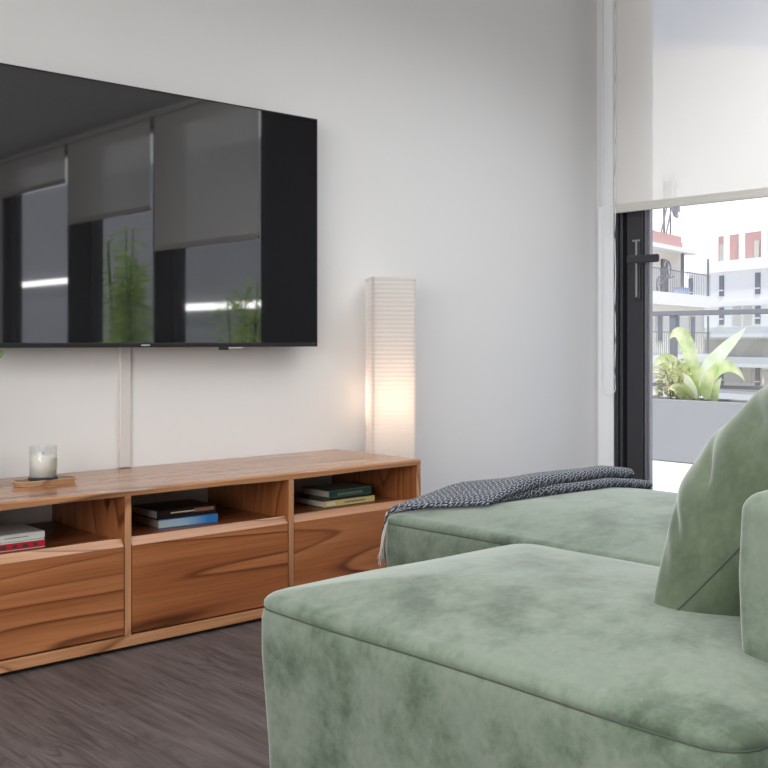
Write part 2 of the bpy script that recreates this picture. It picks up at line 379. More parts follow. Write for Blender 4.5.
# ---- further windows of the same wall, met in the television's reflection
def far_window(name, y0, yglass, y1):
    bm = bmesh.new()
    box(bm, XE, XE+.12, y0-.05, y0, 0, 2.90); box(bm, XE, XE+.12, y1, yglass, 0, 2.90)
    box(bm, XE, XE+.12, yglass, y0-.05, 2.80, 2.90); box(bm, XE, XE+.12, yglass, y0-.05, 0, .12)
    f = struct(obj(name, bm, M['frame'], bevel=.003))
    bm = bmesh.new(); box(bm, XE+.05, XE+.056, yglass, y0-.05, .12, 2.80)
    obj('glass_pane', bm, M['glass'], f)
far_window('window_1', -3.22, -4.53, -4.80)
far_window('window_2', -4.82, -6.02, -6.46)
far_window('window_3', -6.48, -7.88, -8.12)

# ---- roller blinds
def blind(y0, y1, zb, label, x=4.60, chain=False):
    t = thing('roller_blind', label, 'blind', (x, (y0+y1)/2, zb), 0, 'roller blinds on the window wall')
    h = abs(y0-y1)/2; top = 2.86-zb
    bobj('cloth', (-.0008, .0008, -h, h, .02, top), M['blind'], t)
    bm = bmesh.new(); box(bm, -.010, .010, -h, h, 0, .022); box(bm, -.005, .005, -h, h, .020, .046)
    obj('bottom_bar', bm, M['blind_bar'], t, bevel=.004)
    bm = bmesh.new(); tube(bm, [(.028, -h, top), (.028, h, top)], .03, 20); obj('roller', bm, M['blind_bar'], t, smooth=False)
    if chain:
        bm = bmesh.new(); pts = []
        ya, yb = h+.068, h-.022; zlow = .665-zb
        for k in range(40): pts.append((-.012, ya - .004*math.sin(k/39*PI), top-.02-(top-.02-zlow-.05)*k/39))
        for k in range(1, 12): a = PI*k/12; pts.append((-.016, (ya+yb)/2+(ya-yb)/2*math.cos(a), zlow+.05-.05*math.sin(a)))
        for k in range(40): pts.append((-.020, yb+.002*math.sin(k), zlow+.05+(top-.02-zlow-.05)*k/39))
        tube(bm, pts, .0028, 6)
        obj('bead_chain', bm, M['bead'], t, smooth=True)
    return t
blind(-.107, -2.44, 1.618, 'white roller blind half lowered over the terrace door by the corner', chain=True)
blind(-3.24, -4.78, 1.72, 'grey blind mirrored in the right part of the television screen', 4.62)
blind(-4.85, -6.44, 2.08, 'grey blind mirrored in the middle of the television screen', 4.62)
blind(-6.50, -8.10, 2.50, 'grey blind mirrored at the left end of the television screen', 4.62)

# ------------------------------------------------------------------ media cabinet
CX0, CX1, CYF, CYB = 0.96, 2.842, -.475, .040
cab = thing('media_cabinet', 'long low wooden media cabinet with open cubbies under the television', 'cabinet', (CX0, 0, 0))
CW = CX1-CX0; HT = .495
TH = .020
bm = bmesh.new()   # top: its front edge is a little uneven like the waney edge in the photo
NX = 60; rows = []
for i in range(NX+1):
    x = CW*i/NX; w = .0035*math.sin(x*7.0+.6)+.0025*math.sin(x*17.0); 
    zf = HT-TH-.004*max(0, math.sin(x*5.2+1.1))
    rows.append([bm.verts.new(p) for p in ((x, CYB, HT), (x, CYF+.006+w*.4, HT), (x, CYF-.001, HT-.006), (x, CYF, zf), (x, CYF+.01, HT-TH), (x, CYB, HT-TH))])
for A, B in zip(rows, rows[1:]):
    for k in range(6): bm.faces.new((A[k], A[(k+1) % 6], B[(k+1) % 6], B[k]))
bm.faces.new(rows[0]); bm.faces.new(rows[-1][::-1])
obj('top_board', bm, M['wood_top'], cab)
bobj('bottom_board', (0, CW, CYF, CYB, .013, .045), M['wood_edge'], cab, bevel=.001)
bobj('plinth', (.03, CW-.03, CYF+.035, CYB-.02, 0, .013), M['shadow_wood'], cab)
DV = [0.0, .625, 1.250, CW-.020]
for i, x in enumerate(DV):
    nm = 'side_panel' if i in (0, 3) else 'divider'
    p = bobj(nm, (x, x+.020, CYF+.004, CYB, .046, HT-TH), M['wood_z'], cab, bevel=.001)
    bobj('edge_band', (x, x+.020, CYF, CYF+.0045, .046, HT-TH), M['wood_edge_z'], p)
for i in range(3):
    x0, x1 = DV[i]+.020, DV[i+1]
    bobj('shelf', (x0, x1, CYF+.030, CYB, .316, .334), M['wood_x'], cab)
    bobj('back_panel', (x0, x1, CYB-.010, CYB, .046, .316), M['wood_x'], cab)
    # drawer front with a sloping finger-pull along its top
    a, b = x0+.004, x1-.004
    bm = bmesh.new(); pr = [(CYF+.002, .051), (CYF+.024, .051), (CYF+.024, .340), (CYF+.020, .344), (CYF+.002, .320)]
    A = [bm.verts.new((a, y, z)) for y, z in pr]; B = [bm.verts.new((b, y, z)) for y, z in pr]
    bm.faces.new(A); bm.faces.new(B[::-1])
    for k in range(5): bm.faces.new((A[k], A[(k+1) % 5], B[(k+1) % 5], B[k]))
    dr = obj('drawer_front', bm, M['wood_x'], cab, bevel=.001)
    bm = bmesh.new(); n0 = Vector((0, -(.344-.320), .018)).normalized()*.0012
    q = [(a, CYF+.002, .320), (b, CYF+.002, .320), (b, CYF+.020, .344), (a, CYF+.020, .344)]
    A = [bm.verts.new(Vector(v)) for v in q]; B = [bm.verts.new(Vector(v)+n0) for v in q]
    bm.faces.new(A[::-1]); bm.faces.new(B)
    for k in range(4): bm.faces.new((A[k], A[(k+1) % 4], B[(k+1) % 4], B[k]))
    obj('finger_pull', bm, M['wood_edge'], dr)

# ------------------------------------------------------------------ television and its cable cover
TVX0, TVX1, TVB, TVT = 1.035, 2.661, .929, 1.846
tv = thing('television', 'large black flat television mounted on the white wall', 'television', ((TVX0+TVX1)/2, -.06, TVB))
hw = (TVX1-TVX0)/2; hh = TVT-TVB
m, n, l, p = mat('screen_glass'); p.inputs['Base Color'].default_value = (0.010, 0.010, 0.011, 1); p.inputs['Roughness'].default_value = 0.035; p.inputs['IOR'].default_value = 2.35
no = n.new('ShaderNodeTexNoise'); no.inputs['Scale'].default_value = 3; rr = ramp(n, [(0.3, (0.018,)*3), (0.7, (0.032,)*3)]); l.new(no.outputs['Fac'], rr.inputs['Fac']); l.new(rr.outputs[0], p.inputs['Roughness'])
bobj('screen', (-hw+.005, hw-.005, -.002, .004, .016, hh-.005), m, tv)
bm = bmesh.new()
box(bm, -hw, hw, -.004, .016, 0, .0155); box(bm, -hw, hw, -.004, .016, hh-.0045, hh); box(bm, -hw, -hw+.0045, -.004, .016, .0155, hh-.0045); box(bm, hw-.0045, hw, -.004, .016, .0155, hh-.0045)
obj('bezel', bm, M['black'], tv, bevel=.001)
bobj('rear_housing', [(-hw+.01, hw-.01, .0165, .03, .01, hh-.01), (-.45, .45, .03, .055, .1, .7)], M['black'], tv)
bm = bmesh.new()
for k in range(7): box(bm, .020+k*.0050, .0235+k*.0050, -.0052, -.0040, .0045, .0105)
lg = obj('brand_mark', bm, M['chrome'], tv); lg['label'] = 'small pale lettering mark on the lower bezel'
bobj('sensor_pod', (.352, .388, -.004, .012, -.011, 0), M['black'], tv, bevel=.002)
bobj('indicator_strip', (.388, .452, -.003, .010, -.006, 0), M['chrome'], tv, bevel=.001)
tv_back = bobj('wall_bracket', (-.2, .2, .055, .1045, .2, .6), M['black'], tv)
cc = bobj('cable_cover', [(1.836, 1.880, .030, .0445, HT+.001, TVB+.10)], plain('cable_cover_paint', (0.66, 0.63, 0.61), 0.45), bevel=.004, bseg=3)
tag(cc, 'white cable cover running down the wall below the television', 'cable cover')

# ------------------------------------------------------------------ paper floor lamp
def paper_material():
    m = bpy.data.materials.new('rice_paper'); m.use_nodes = True; n = m.node_tree.nodes; l = m.node_tree.links; n.clear()
    o = n.new('ShaderNodeOutputMaterial'); t = n.new('ShaderNodeBsdfTranslucent'); t.inputs[0].default_value = (.88, .85, .82, 1)
    d = n.new('ShaderNodeBsdfDiffuse'); d.inputs[0].default_value = (.88, .855, .84, 1)
    tc = n.new('ShaderNodeTexCoord'); no = n.new('ShaderNodeTexNoise'); no.inputs['Scale'].default_value = 90; l.new(tc.outputs['Object'], no.inputs['Vector'])
    bu = n.new('ShaderNodeBump'); bu.inputs['Strength'].default_value = .15; bu.inputs['Distance'].default_value = .002; l.new(no.outputs['Fac'], bu.inputs['Height']); l.new(bu.outputs[0], d.inputs['Normal'])
    x = n.new('ShaderNodeMixShader'); x.inputs[0].default_value = .6; l.new(d.outputs[0], x.inputs[1]); l.new(t.outputs[0], x.inputs[2]); l.new(x.outputs[0], o.inputs[0]); return m
LX, LY, LH = 3.025, -.100, 1.218
lamp = thing('floor_lamp', 'tall square paper floor lamp glowing between cabinet and wall', 'lamp', (LX, LY, 0), -math.radians(42-10.5))
lw = .095
bm = bmesh.new(); rings = []
z0, z1 = .02, LH; nr = 66
for k in range(nr*4+1):
    f = k/4.0; z = z0+(z1-z0)*k/(nr*4)
    off = .0016*abs(math.sin(PI*f))
    rings.append([bm.verts.new((x, y, z)) for x, y in rrect(lw-.003+off, lw-.003+off, .012, 4, 4)])
for A, B in zip(rings, rings[1:]):
    for k in range(len(A)): bm.faces.new((A[k], A[(k+1) % len(A)], B[(k+1) % len(A)], B[k]))
obj('paper_shade', bm, paper_material(), lamp, smooth=True)
M['wire'] = plain('lamp_wire', (.45, .42, .40), .5)
for sx in (-1, 1):
    for sy in (-1, 1):
        bm = bmesh.new(); tube(bm, [(sx*(lw-.012), sy*(lw-.012), 0), (sx*(lw-.012), sy*(lw-.012), LH)], .0035, 8); obj('leg', bm, M['wire'], lamp, smooth=True)
for z in (.03, LH-.003):
    bm = bmesh.new(); tube(bm, [(x, y, z) for x, y in rrect(lw-.006, lw-.006, .012, 4, 3)], .0022, 6, closed=True); obj('frame_ring', bm, M['wire'], lamp, smooth=True)
bm = bmesh.new(); tube(bm, [(-lw+.01, .042, .60), (lw-.01, .042, .60)], .003, 6); lathe(bm, [(.001, .595), (.018, .595), (.018, .640), (.001, .640)], 16, 0, .042); obj('bulb_holder', bm, M['bead'], lamp)
m, n, l, p = mat('bulb_glow'); p.inputs['Emission Color'].default_value = (1.0, .75, .52, 1); p.inputs['Emission Strength'].default_value = 2.2
bm = bmesh.new(); lathe(bm, [(.001, .640), (.014, .645), (.026, .668), (.030, .690), (.024, .712), (.010, .724), (.001, .725)], 20, 0, .042); obj('bulb', bm, m, lamp, smooth=True)
pl = bpy.data.lights.new('lamp_light', 'POINT'); pl.energy = 1.5; pl.color = (1.0, .70, .48); pl.shadow_soft_size = .06
po = bpy.data.objects.new('lamp_light', pl); C.objects.link(po); po.location = (0, .042, .70); po.parent = lamp

# ------------------------------------------------------------------ sofa
def cushion_block(bm, a, b, zb, zs, rise, crown, r, taper=.0, seed=0, roll=.03, wob=.003):
    """rounded block centred on the origin: half sizes a, b; zs = seam height"""
    prof = [(taper+.010, zb), (taper, zb+.012), (taper*.6, zb+(zs-zb)*.4), (taper*.15-.004, zb+(zs-zb)*.8), (-.002, zs-.02), (.0015, zs-.004), (.0035, zs), (.0015, zs+.004)]
    for k in range(1, 6):
        t = PI/2*k/5; prof.append((roll*(1-math.cos(t)), zs+.004+rise*math.sin(t)))
    top = zs+.004+rise; mn = min(a, b)
    for k in range(1, 11):
        f = k/11.0; ins = roll+(mn-roll-.02)*f; prof.append((ins, top+crown*(1-(1-f)**2.2)))
    rings = []
    for ins, z in prof:
        pts = rrect(a-ins, b-ins, max(r-ins*.6, .012), 6, 14)
        ring = []
        for x, y in pts:
            v = Vector((x, y, z)); q = noise.noise_vector(v*4.0+Vector((seed, seed*2, 0)))*wob
            ring.append(bm.verts.new(v+q))
        rings.append(ring)
    n = len(rings[0])
    for A, B in zip(rings, rings[1:]):
        for k in range(n): bm.faces.new((A[k], A[(k+1) % n], B[(k+1) % n], B[k]))
    bm.faces.new(rings[0][::-1]); bm.faces.new(rings[-1])
    return [tuple(v.co) for v in rings[6]]

sofa = thing('sofa', 'sage green velvet sectional sofa facing the television', 'sofa', (1.97, -2.0, 0))
def module(name, x0, x1, y0, y1, seed, rise, crown):
    cx, cy = (x0+x1)/2-1.97, (y0+y1)/2+2.0
    bm = bmesh.new(); seam = cushion_block(bm, (x1-x0)/2, (y1-y0)/2, 0.03, .452, rise, crown, .060, .018, seed)
    o = obj(name, bm, M['velvet'], sofa, smooth=True, loc=(cx, cy, 0))
    bm = bmesh.new(); tube(bm, seam, .0019, 6, closed=True); obj('seam_piping', bm, M['piping'], o, smooth=True)
    for sx in (-1, 1):
        for sy in (-1, 1):
            bm = bmesh.new(); lathe(bm, [(.001, 0), (.022, 0), (.028, .034), (.001, .034)], 16, sx*((x1-x0)/2-.08), sy*((y1-y0)/2-.08)); obj('foot', bm, M['black'], o)
    return o
module('seat_module', 1.154, 1.942, -2.77, -1.757, 3, .022, .036)
module('chaise_module', 1.950, 2.92, -2.79, -1.228, 9, .020, .038)
# backrest standing on the rear of the seat
bm = bmesh.new()
a, b = .72, .112; rings = []
prof = [(.012, 0), (.002, .012), (0, .05), (-.003, .14), (0, .228)]
for k in range(1, 7):
    t = PI/2*k/6; prof.append((.032*(1-math.cos(t)), .228+.030*math.sin(t)))
prof += [(.06, .2600), (.10, .262)]
for ins, z in prof:
    ring = []
    for x, y in rrect(a-ins, b-ins, max(.026-ins*.3, .008), 6, 10):
        v = Vector((x, y, z)); ring.append(bm.verts.new(v+noise.noise_vector(v*5+Vector((4, 1, 2)))*.003))
    rings.append(ring)
for A, B in zip(rings, rings[1:]):
    for k in range(len(A)): bm.faces.new((A[k], A[(k+1) % len(A)], B[(k+1) % len(A)], B[k]))
bm.faces.new(rings[0][::-1]); bm.faces.new(rings[-1])
obj('backrest', bm, M['velvet'], sofa, smooth=True, loc=(1.412+.72-1.97, -2.615-.112+2.0, .474))

# ------------------------------------------------------------------ big cushion against the backrest
def pillow(w, h, t, seed):
    bm = bmesh.new(); N = 84
    GR = [(-.92, -.78, .13, .05, .016), (-.80, -.60, .16, .045, .018), (-.92, -.42, .13, .04, .013), (-.74, -.30, .15, .045, .012), (-.85, -.05, .12, .05, .008), (-.72, .10, .15, .05, .010), (-.80, .30, .12, .05, .008)]
    def P(u, v, s):
        ex = 1-.16*(1-v*v)**.8; ey = 1-.10*(1-u*u)**1.0
        x = u*w/2*ex; y = v*h/2*ey
        e = max(0, (1-abs(u)**2.6)*(1-abs(v)**2.6))
        z = s*t/2*e**.62*(1-.22*v)*(1 if s > 0 else .62)
        # slumped folds near the lower corner and across the belly
        fold = 0
        if s > 0 or True:
            d = (u+1.0)*.9+(v+1.0)*.25
            fold += .004*math.sin(15*(v+.25*u)+2.2*noise.noise(Vector((u*1.6, v*1.6, seed))))*math.exp(-((u+.8)**2)*1.6-((v+.55)**2)*1.4)
            fold += .002*math.sin(11*(v-.35*u)+3*noise.noise(Vector((u*2, v*2, seed+5))))*math.exp(-((v-.0)**2)*2)
            fold += .004*noise.noise(Vector((u*2.2, v*3.4, seed+9)))
        for gu, gv, gl, gs_, gd in GR: fold -= 1.2*gd*math.exp(-((v-gv-.10*(u-gu)-.04*math.sin(5*u+gv*9))/gs_)**2-((u-gu)/gl)**2)
        z += fold*min(1, e*2.0)*(1 if s > 0 else .4)*s
        return Vector((x, y, z))
    gs = {}
    for s in (1, -1):
        for i in range(N+1):
            for j in range(N+1):
                u = -1+2*i/N; v = -1+2*j/N; u = math.sin(u*PI/2)*.55+u*.45; v = math.sin(v*PI/2)*.55+v*.45
                edge = i in (0, N) or j in (0, N)
                if s < 0 and edge: gs[s, i, j] = gs[1, i, j]
                else: gs[s, i, j] = bm.verts.new(P(u, v, s))
    for s in (1, -1):
        for i in range(N):
            for j in range(N):
                q = [gs[s, i, j], gs[s, i+1, j], gs[s, i+1, j+1], gs[s, i, j+1]]
                bm.faces.new(q if s > 0 else q[::-1])
    rim = [gs[1, i, 0] for i in range(N+1)]+[gs[1, N, j] for j in range(1, N+1)]+[gs[1, i, N] for i in range(N-1, -1, -1)]+[gs[1, 0, j] for j in range(N-1, 0, -1)]
    return bm, [tuple(v.co) for v in rim]
PW, PH, PT = .63, .69, .43
cu = thing('cushion', 'large green velvet cushion leaning on the sofa backrest', 'cushion', (1.800, -2.424, .484))
bm, rim = pillow(PW, PH, PT, 2.0)
# local: width along X, height up leaning back, front face towards +Y
lean = math.radians(41)
R = Matrix(((1, 0, 0), (0, -math.sin(lean), math.cos(lean)), (0, math.cos(lean), math.sin(lean)))).to_4x4()
T = Matrix.Translation((0, -PH/2*math.sin(lean)+.02, PH/2*math.cos(lean)-.032)) @ R
bmesh.ops.transform(bm, matrix=T, verts=bm.verts)
for v in bm.verts:
    if v.co.z < .004: v.co.z = .004+(v.co.z-.004)*.12
rim = [tuple(T @ Vector(q)) for q in rim]; rim = [(x, y, z if z > .004 else .004+(z-.004)*.12) for x, y, z in rim]
body = obj('cover', bm, M['velvet_pillow'], cu, smooth=True)
bm = bmesh.new(); tube(bm, rim, .0022, 6, closed=True); obj('seam_piping', bm, M['piping'], cu, smooth=True)

# ------------------------------------------------------------------ folded throw over the chaise
def throw_mat():
    m, n, l, p = mat('navy_weave')
    tc = n.new('ShaderNodeTexCoord'); sp = n.new('ShaderNodeSeparateXYZ'); 
    wv = n.new('ShaderNodeTexNoise'); wv.inputs['Scale'].default_value = 30
    ad = n.new('ShaderNodeVectorMath'); ad.operation = 'MULTIPLY_ADD'; ad.inputs[1].default_value = (.012, .012, .012)
    l.new(tc.outputs['Object'], wv.inputs['Vector']); l.new(wv.outputs['Color'], ad.inputs[0]); l.new(tc.outputs['Object'], ad.inputs[2]); l.new(ad.outputs[0], sp.inputs[0])
    yz = n.new('ShaderNodeMath'); yz.operation = 'ADD'; l.new(sp.outputs['Y'], yz.inputs[0]); l.new(sp.outputs['Z'], yz.inputs[1])
    def tri(o, s):
        a = n.new('ShaderNodeMath'); a.operation = 'MULTIPLY'; a.inputs[1].default_value = s; l.new(o, a.inputs[0])
        b = n.new('ShaderNodeMath'); b.operation = 'PINGPONG'; b.inputs[1].default_value = .5; l.new(a.outputs[0], b.inputs[0]); return b.outputs[0]
    s = n.new('ShaderNodeMath'); s.operation = 'ADD'; l.new(tri(sp.outputs['X'], 33), s.inputs[0]); l.new(tri(yz.outputs[0], 42), s.inputs[1])
    f = n.new('ShaderNodeMath'); f.operation = 'MULTIPLY'; f.inputs[1].default_value = 2.0; l.new(s.outputs[0], f.inputs[0])
    g = n.new('ShaderNodeMath'); g.operation = 'FRACT'; l.new(f.outputs[0], g.inputs[0])
    r = ramp(n, [(0.0, (.012, .021, .048)), (.62, (.018, .030, .062)), (.76, (.42, .43, .44)), (.86, (.42, .43, .44)), (1.0, (.012, .021, .048))]); l.new(g.outputs[0], r.inputs['Fac'])
    fz = n.new('ShaderNodeTexNoise'); fz.inputs['Scale'].default_value = 260; l.new(tc.outputs['Object'], fz.inputs['Vector'])
    fr = ramp(n, [(.35, (.55, .55, .55)), (.65, (1.25, 1.25, 1.25))]); l.new(fz.outputs['Fac'], fr.inputs['Fac'])
    mx = n.new('ShaderNodeMix'); mx.data_type = 'RGBA'; mx.blend_type = 'MULTIPLY'; mx.inputs[0].default_value = .8; l.new(r.outputs[0], mx.inputs[6]); l.new(fr.outputs[0], mx.inputs[7])
    l.new(mx.outputs[2], p.inputs['Base Color']); p.inputs['Roughness'].default_value = .9; p.inputs['Sheen Weight'].default_value = .12
    bu = n.new('ShaderNodeBump'); bu.inputs['Strength'].default_value = .6; bu.inputs['Distance'].default_value = .004; l.new(fz.outputs['Fac'], bu.inputs['Height']); l.new(bu.outputs[0], p.inputs['Normal'])
    return m
M['throw'] = throw_mat()
M['fringe'] = plain('cream_fringe', (.66, .60, .55), .9)
thr = thing('throw_blanket', 'folded navy and white throw with cream fringe along the chaise end', 'throw', (2.0, -1.36, .47))
def chaise_top(x, y):
    """height of the chaise surface (world x, y)"""
    a, b = .484, .7775; cx, cy = 2.436, -2.0125
    e = min(a-abs(x-cx), b-abs(y-cy))
    if e < 0: return .452-.0
    if e < .03:
        c = 1-e/.03; return .456+.020*math.sqrt(max(0, 1-c*c))
    f = min(1, (e-.03)/(.484-.05)); return .476+.038*(1-(1-f)**2.2)
def layer(name, x_left_near, x_left_far, x_right, y_near, y_far, lift, thick, seed, drop):
    """a folded layer: near edge rolled, lying on the cushion"""
    bm = bmesh.new(); NS, NT = 70, 22; top = {}; bot = {}
    for i in range(NS+1):
        for j in range(NT+1):
            t = j/NT; s = i/NS
            y = y_near(s)+(y_far-y_near(s))*t
            xl = x_left_near+(x_left_far-x_left_near)*t
            x = xl+(x_right-xl)*s
            zb = chaise_top(x, y)+lift(s)
            if y > -1.245: zb -= (y+1.245)*2.2
            if x < 1.985: zb -= (1.985-x)*.8
            ed = min(t, 1-t)*(abs(y_far-y_near(s))); es = min(s, 1-s)*(x_right-xl); e = min(ed, es*1.0)
            c = max(0, 1-e/(thick*.55)); q = math.sqrt(max(0, 1-c*c))
            th = thick*min(1, .40+s*2.2); mid = zb+th*.5
            w = .004*noise.noise(Vector((x*6, y*6, seed)))
            top[i, j] = bm.verts.new((x-2.0, y+1.36, mid+th*.5*q+w*q-.47))
            edge = i in (0, NS) or j in (0, NT)
            bot[i, j] = top[i, j] if edge else bm.verts.new((x-2.0, y+1.36, mid-th*.5*q-.47))
    for i in range(NS):
        for j in range(NT):
            bm.faces.new((top[i, j], top[i+1, j], top[i+1, j+1], top[i, j+1]))
            q = [bot[i, j], bot[i, j+1], bot[i+1, j+1], bot[i+1, j]]
            if len(set(q)) == 4 : bm.faces.new(q)
    return obj(name, bm, M['throw'], thr, smooth=True)
layer('lower_layer', 2.15, 1.965, 2.885, lambda s: -1.470-.030*min(1, max(0, s*2.6-.55)), -1.225, lambda s: .001, .028, 3, 0)
layer('upper_layer', 2.13, 1.955, 2.830, lambda s: -1.478+.010*s, -1.235, lambda s: .004+.024*min(1, s*3), .032, 8, 0)
fr_bm = bmesh.new()
for k in range(40):
    f = k/39.0; q0 = random.random()
    a0 = Vector((1.985-.02*f, -1.275+.035*f, .486-.010*f)); a1 = Vector((1.966-.006*q0, -1.236+.010*f, .462)); a2 = Vector((1.956+.014*f-.010*random.random(), -1.226+.012*f, .415-.02*random.random()))
    a3 = a2+Vector((random.uniform(-.020, .010), random.uniform(-.008, .008), -.035-.045*random.random()))
    pts = [tuple(p_-Vector((1.985, -1.352, .47))) for p_ in (a0, (a0+a1)/2+Vector((-.003, .003, .006)), a1, (a1+a2)/2+Vector((-.004, 0, 0)), a2, a3)]
    tube(fr_bm, pts, [.0022]*5+[.001], 5)
obj('fringe', fr_bm, M['fringe'], thr, smooth=True)

# ------------------------------------------------------------------ books
def book(label, loc, rz, w, d, t, cover, page, spine=None, marks=(), group='books in the cabinet cubbies'):
    """w = spine length (local X), d = depth (local Y), spine faces -Y"""
    o = thing('book', label, 'book', loc, rz, group)
    bm = bmesh.new(); c = .0025
    box(bm, -w/2, w/2, -d/2, d/2, 0, c); box(bm, -w/2, w/2, -d/2, d/2, t-c, t)
    obj('cover', bm, cover, o, bevel=.0007)
    bm = bmesh.new(); box(bm, -w/2, w/2, -d/2-.001, -d/2+.003, c, t-c); 
    obj('spine', bm, spine or cover, o)
    bobj('pages', (-w/2+.004, w/2-.004, -d/2+.003, d/2-.004, c, t-c), page, o)
    for (x0, x1, z0, z1, m) in marks:
        bobj('spine_marking', (x0*w-w/2, x1*w-w/2, -d/2-.0022, -d/2-.001, z0*t, z1*t), m, o)
    return o
def col(name, c, r=.5): return plain(name, c, r)
paper = col('page_paper', (.74, .68, .58), .9); paper_w = col('page_paper_pale', (.70, .69, .66), .9); paper_b = col('page_paper_tan', (.62, .46, .28), .9)
red = col('red_cover', (.50, .015, .030), .4); white = col('white_cover', (.70, .72, .68), .45); black = col('dark_cover', (.022, .015, .014), .3)
blue = col('blue_cover', (.05, .22, .52), .4); palebl = col('pale_blue', (.45, .62, .72), .4); green = col('green_cover', (.012, .085, .065), .4)
yellow = col('yellow_cover', (.62, .52, .22), .45); cream = col('cream_mark', (.72, .66, .48), .5); dark = col('dark_mark', (.05, .05, .05), .5); greyg = col('grey_green_cover', (.20, .23, .19), .4); copper = col('copper_mark', (.35, .16, .10), .5)
SH = .3345
# blue gradient spine
m, n, l, p = mat('blue_fade_spine'); tc = n.new('ShaderNodeTexCoord'); sp = n.new('ShaderNodeSeparateXYZ'); mr = n.new('ShaderNodeMapRange'); mr.inputs['From Min'].default_value = -.12; mr.inputs['From Max'].default_value = .12
rp = ramp(n, [(0.0, (.62, .74, .76)), (.45, (.36, .58, .76)), (.8, (.03, .22, .60)), (1, (.03, .20, .55))])
l.new(tc.outputs['Object'], sp.inputs[0]); l.new(sp.outputs['X'], mr.inputs[0]); l.new(mr.outputs[0], rp.inputs['Fac']); l.new(rp.outputs[0], p.inputs['Base Color']); p.inputs['Roughness'].default_value = .4
M['bluefade'] = m
book('red spined book lying under the white book in the left cubby', (1.240, -.280, SH), math.radians(-1), .265, .19, .024, white, paper_w, red,
     marks=[(.02, .06, .2, .8, cream), (.10, .28, .35, .65, dark), (.36, .40, .1, .9, cream), (.46, .56, .3, .7, dark), (.62, .68, .3, .7, dark), (.74, .80, .3, .7, dark), (.86, .91, .3, .7, dark)])
book('white book lying on the red spined book', (1.252, -.272, SH+.0245), 0, .25, .18, .021, white, paper_w, white, marks=[(.30, .33, .35, .6, dark), (.5, .8, .45, .55, greyg)])
book('blue spined book lying at the bottom of the middle cubby pile', (1.892, -.263, SH), math.radians(-3), .222, .170, .029, blue, paper_b, M['bluefade'])
book('dark covered book lying on the blue spined book', (1.888, -.256, SH+.0295), math.radians(-2), .222, .170, .029, black, paper_w, black, marks=[(.22, .62, .55, .7, cream), (.62, .96, .45, .85, copper)])
book('yellow spined book lying at the bottom of the right cubby pile', (2.574, -.280, SH), 0, .25, .175, .027, black, paper, yellow, marks=[(.05, .22, .25, .75, cream), (.40, .80, .4, .6, greyg)])
book('green book lying on the yellow spined book', (2.608, -.250, SH+.0275), math.radians(1), .212, .165, .027, greyg, paper, green, marks=[(.18, .78, .25, .6, greyg)])
# plug and cable at the back of the right cubby
pc = thing('power_adapter', 'black power adapter with cable at the back of the right cubby', 'adapter', (2.34, -.02, SH))
bobj('adapter_body', (-.035, .035, -.03, .03, 0, .085), M['black'], pc, bevel=.006)
bm = bmesh.new(); tube(bm, [(.01, -.02, .085), (.02, -.03, .105), (.05, -.03, .108), (.08, -.02, .07), (.12, -.01, .02), (.17, 0, .006), (.22, 0, .006)], .0035, 6); obj('cable', bm, M['black'], pc, smooth=True)

# ------------------------------------------------------------------ tray, coaster, candle; a leafy plant at the left
M['tray'] = wood('tray_wood', 0, (.72, .50, .32), (.58, .37, .21), (.30, .16, .09), rough=.3)
M['tray_in'] = wood('tray_inside', 0, (.20, .11, .06), (.13, .07, .035), (.05, .025, .012), rough=.4)
bm = bmesh.new(); out = [(-.105, -.018), (-.088, -.046), (.088, -.046), (.105, -.018), (.105, .018), (.088, .046), (-.088, .046), (-.105, .018)]
A = [bm.verts.new((x*.90, y*.80, 0)) for x, y in out]; B = [bm.verts.new((x, y, .016)) for x, y in out]; D = [bm.verts.new((x*.97, y*.94, .0175)) for x, y in out]; E = [bm.verts.new((x*.93, y*.86, .0150)) for x, y in out]
for P_, Q_ in ((A, B), (B, D), (D, E)):
    for k in range(8): bm.faces.new((P_[k], P_[(k+1) % 8], Q_[(k+1) % 8], Q_[k]))
bm.faces.new(A[::-1]); fe = bm.faces.new(E); fe.material_index = 1
tr = obj('tray', bm, [M['tray'], M['tray_in']], loc=(1.458, -.185, HT+.0005)); tr.rotation_euler = (0, 0, math.radians(2))
tag(tr, 'small eight-sided wooden tray on the cabinet under the candle', 'tray')
bm = bmesh.new(); r = lathe(bm, [(.001, 0), (.045, 0), (.046, .002), (.046, .006), (.044, .008), (.001, .008)], 40)
co = obj('coaster', bm, plain('slate_coaster', (.02, .02, .022), .5), loc=(1.452, -.185, HT+.0157)); tag(co, 'round black coaster on the wooden tray under the candle glass', 'coaster')
can = thing('candle', 'white candle in a clear glass on the black coaster', 'candle', (1.452, -.185, HT+.0240))
def clear_glass():
    m = pane_glass('candle_glass', (.96, .97, .97)); return m
bm = bmesh.new(); lathe(bm, [(.001, 0), (.041, 0), (.0425, .003), (.0425, .098), (.0418, .0990), (.0408, .098), (.0408, .002), (.001, .002)], 48); obj('glass', bm, clear_glass(), can, smooth=True)
bm = bmesh.new(); lathe(bm, [(.001, .0022), (.0404, .0022), (.0404, .070), (.038, .072), (.001, .0715)], 40)
m, n, l, p = mat('white_wax'); p.inputs['Base Color'].default_value = (.84, .82, .78, 1); p.inputs['Roughness'].default_value = .5; p.inputs['Subsurface Weight'].default_value = .2
no = n.new('ShaderNodeTexNoise'); no.inputs['Scale'].default_value = 40; bu = n.new('ShaderNodeBump'); bu.inputs['Strength'].default_value = .05; l.new(no.outputs['Fac'], bu.inputs['Height']); l.new(bu.outputs[0], p.inputs['Normal'])
obj('wax', bm, m, can, smooth=True)
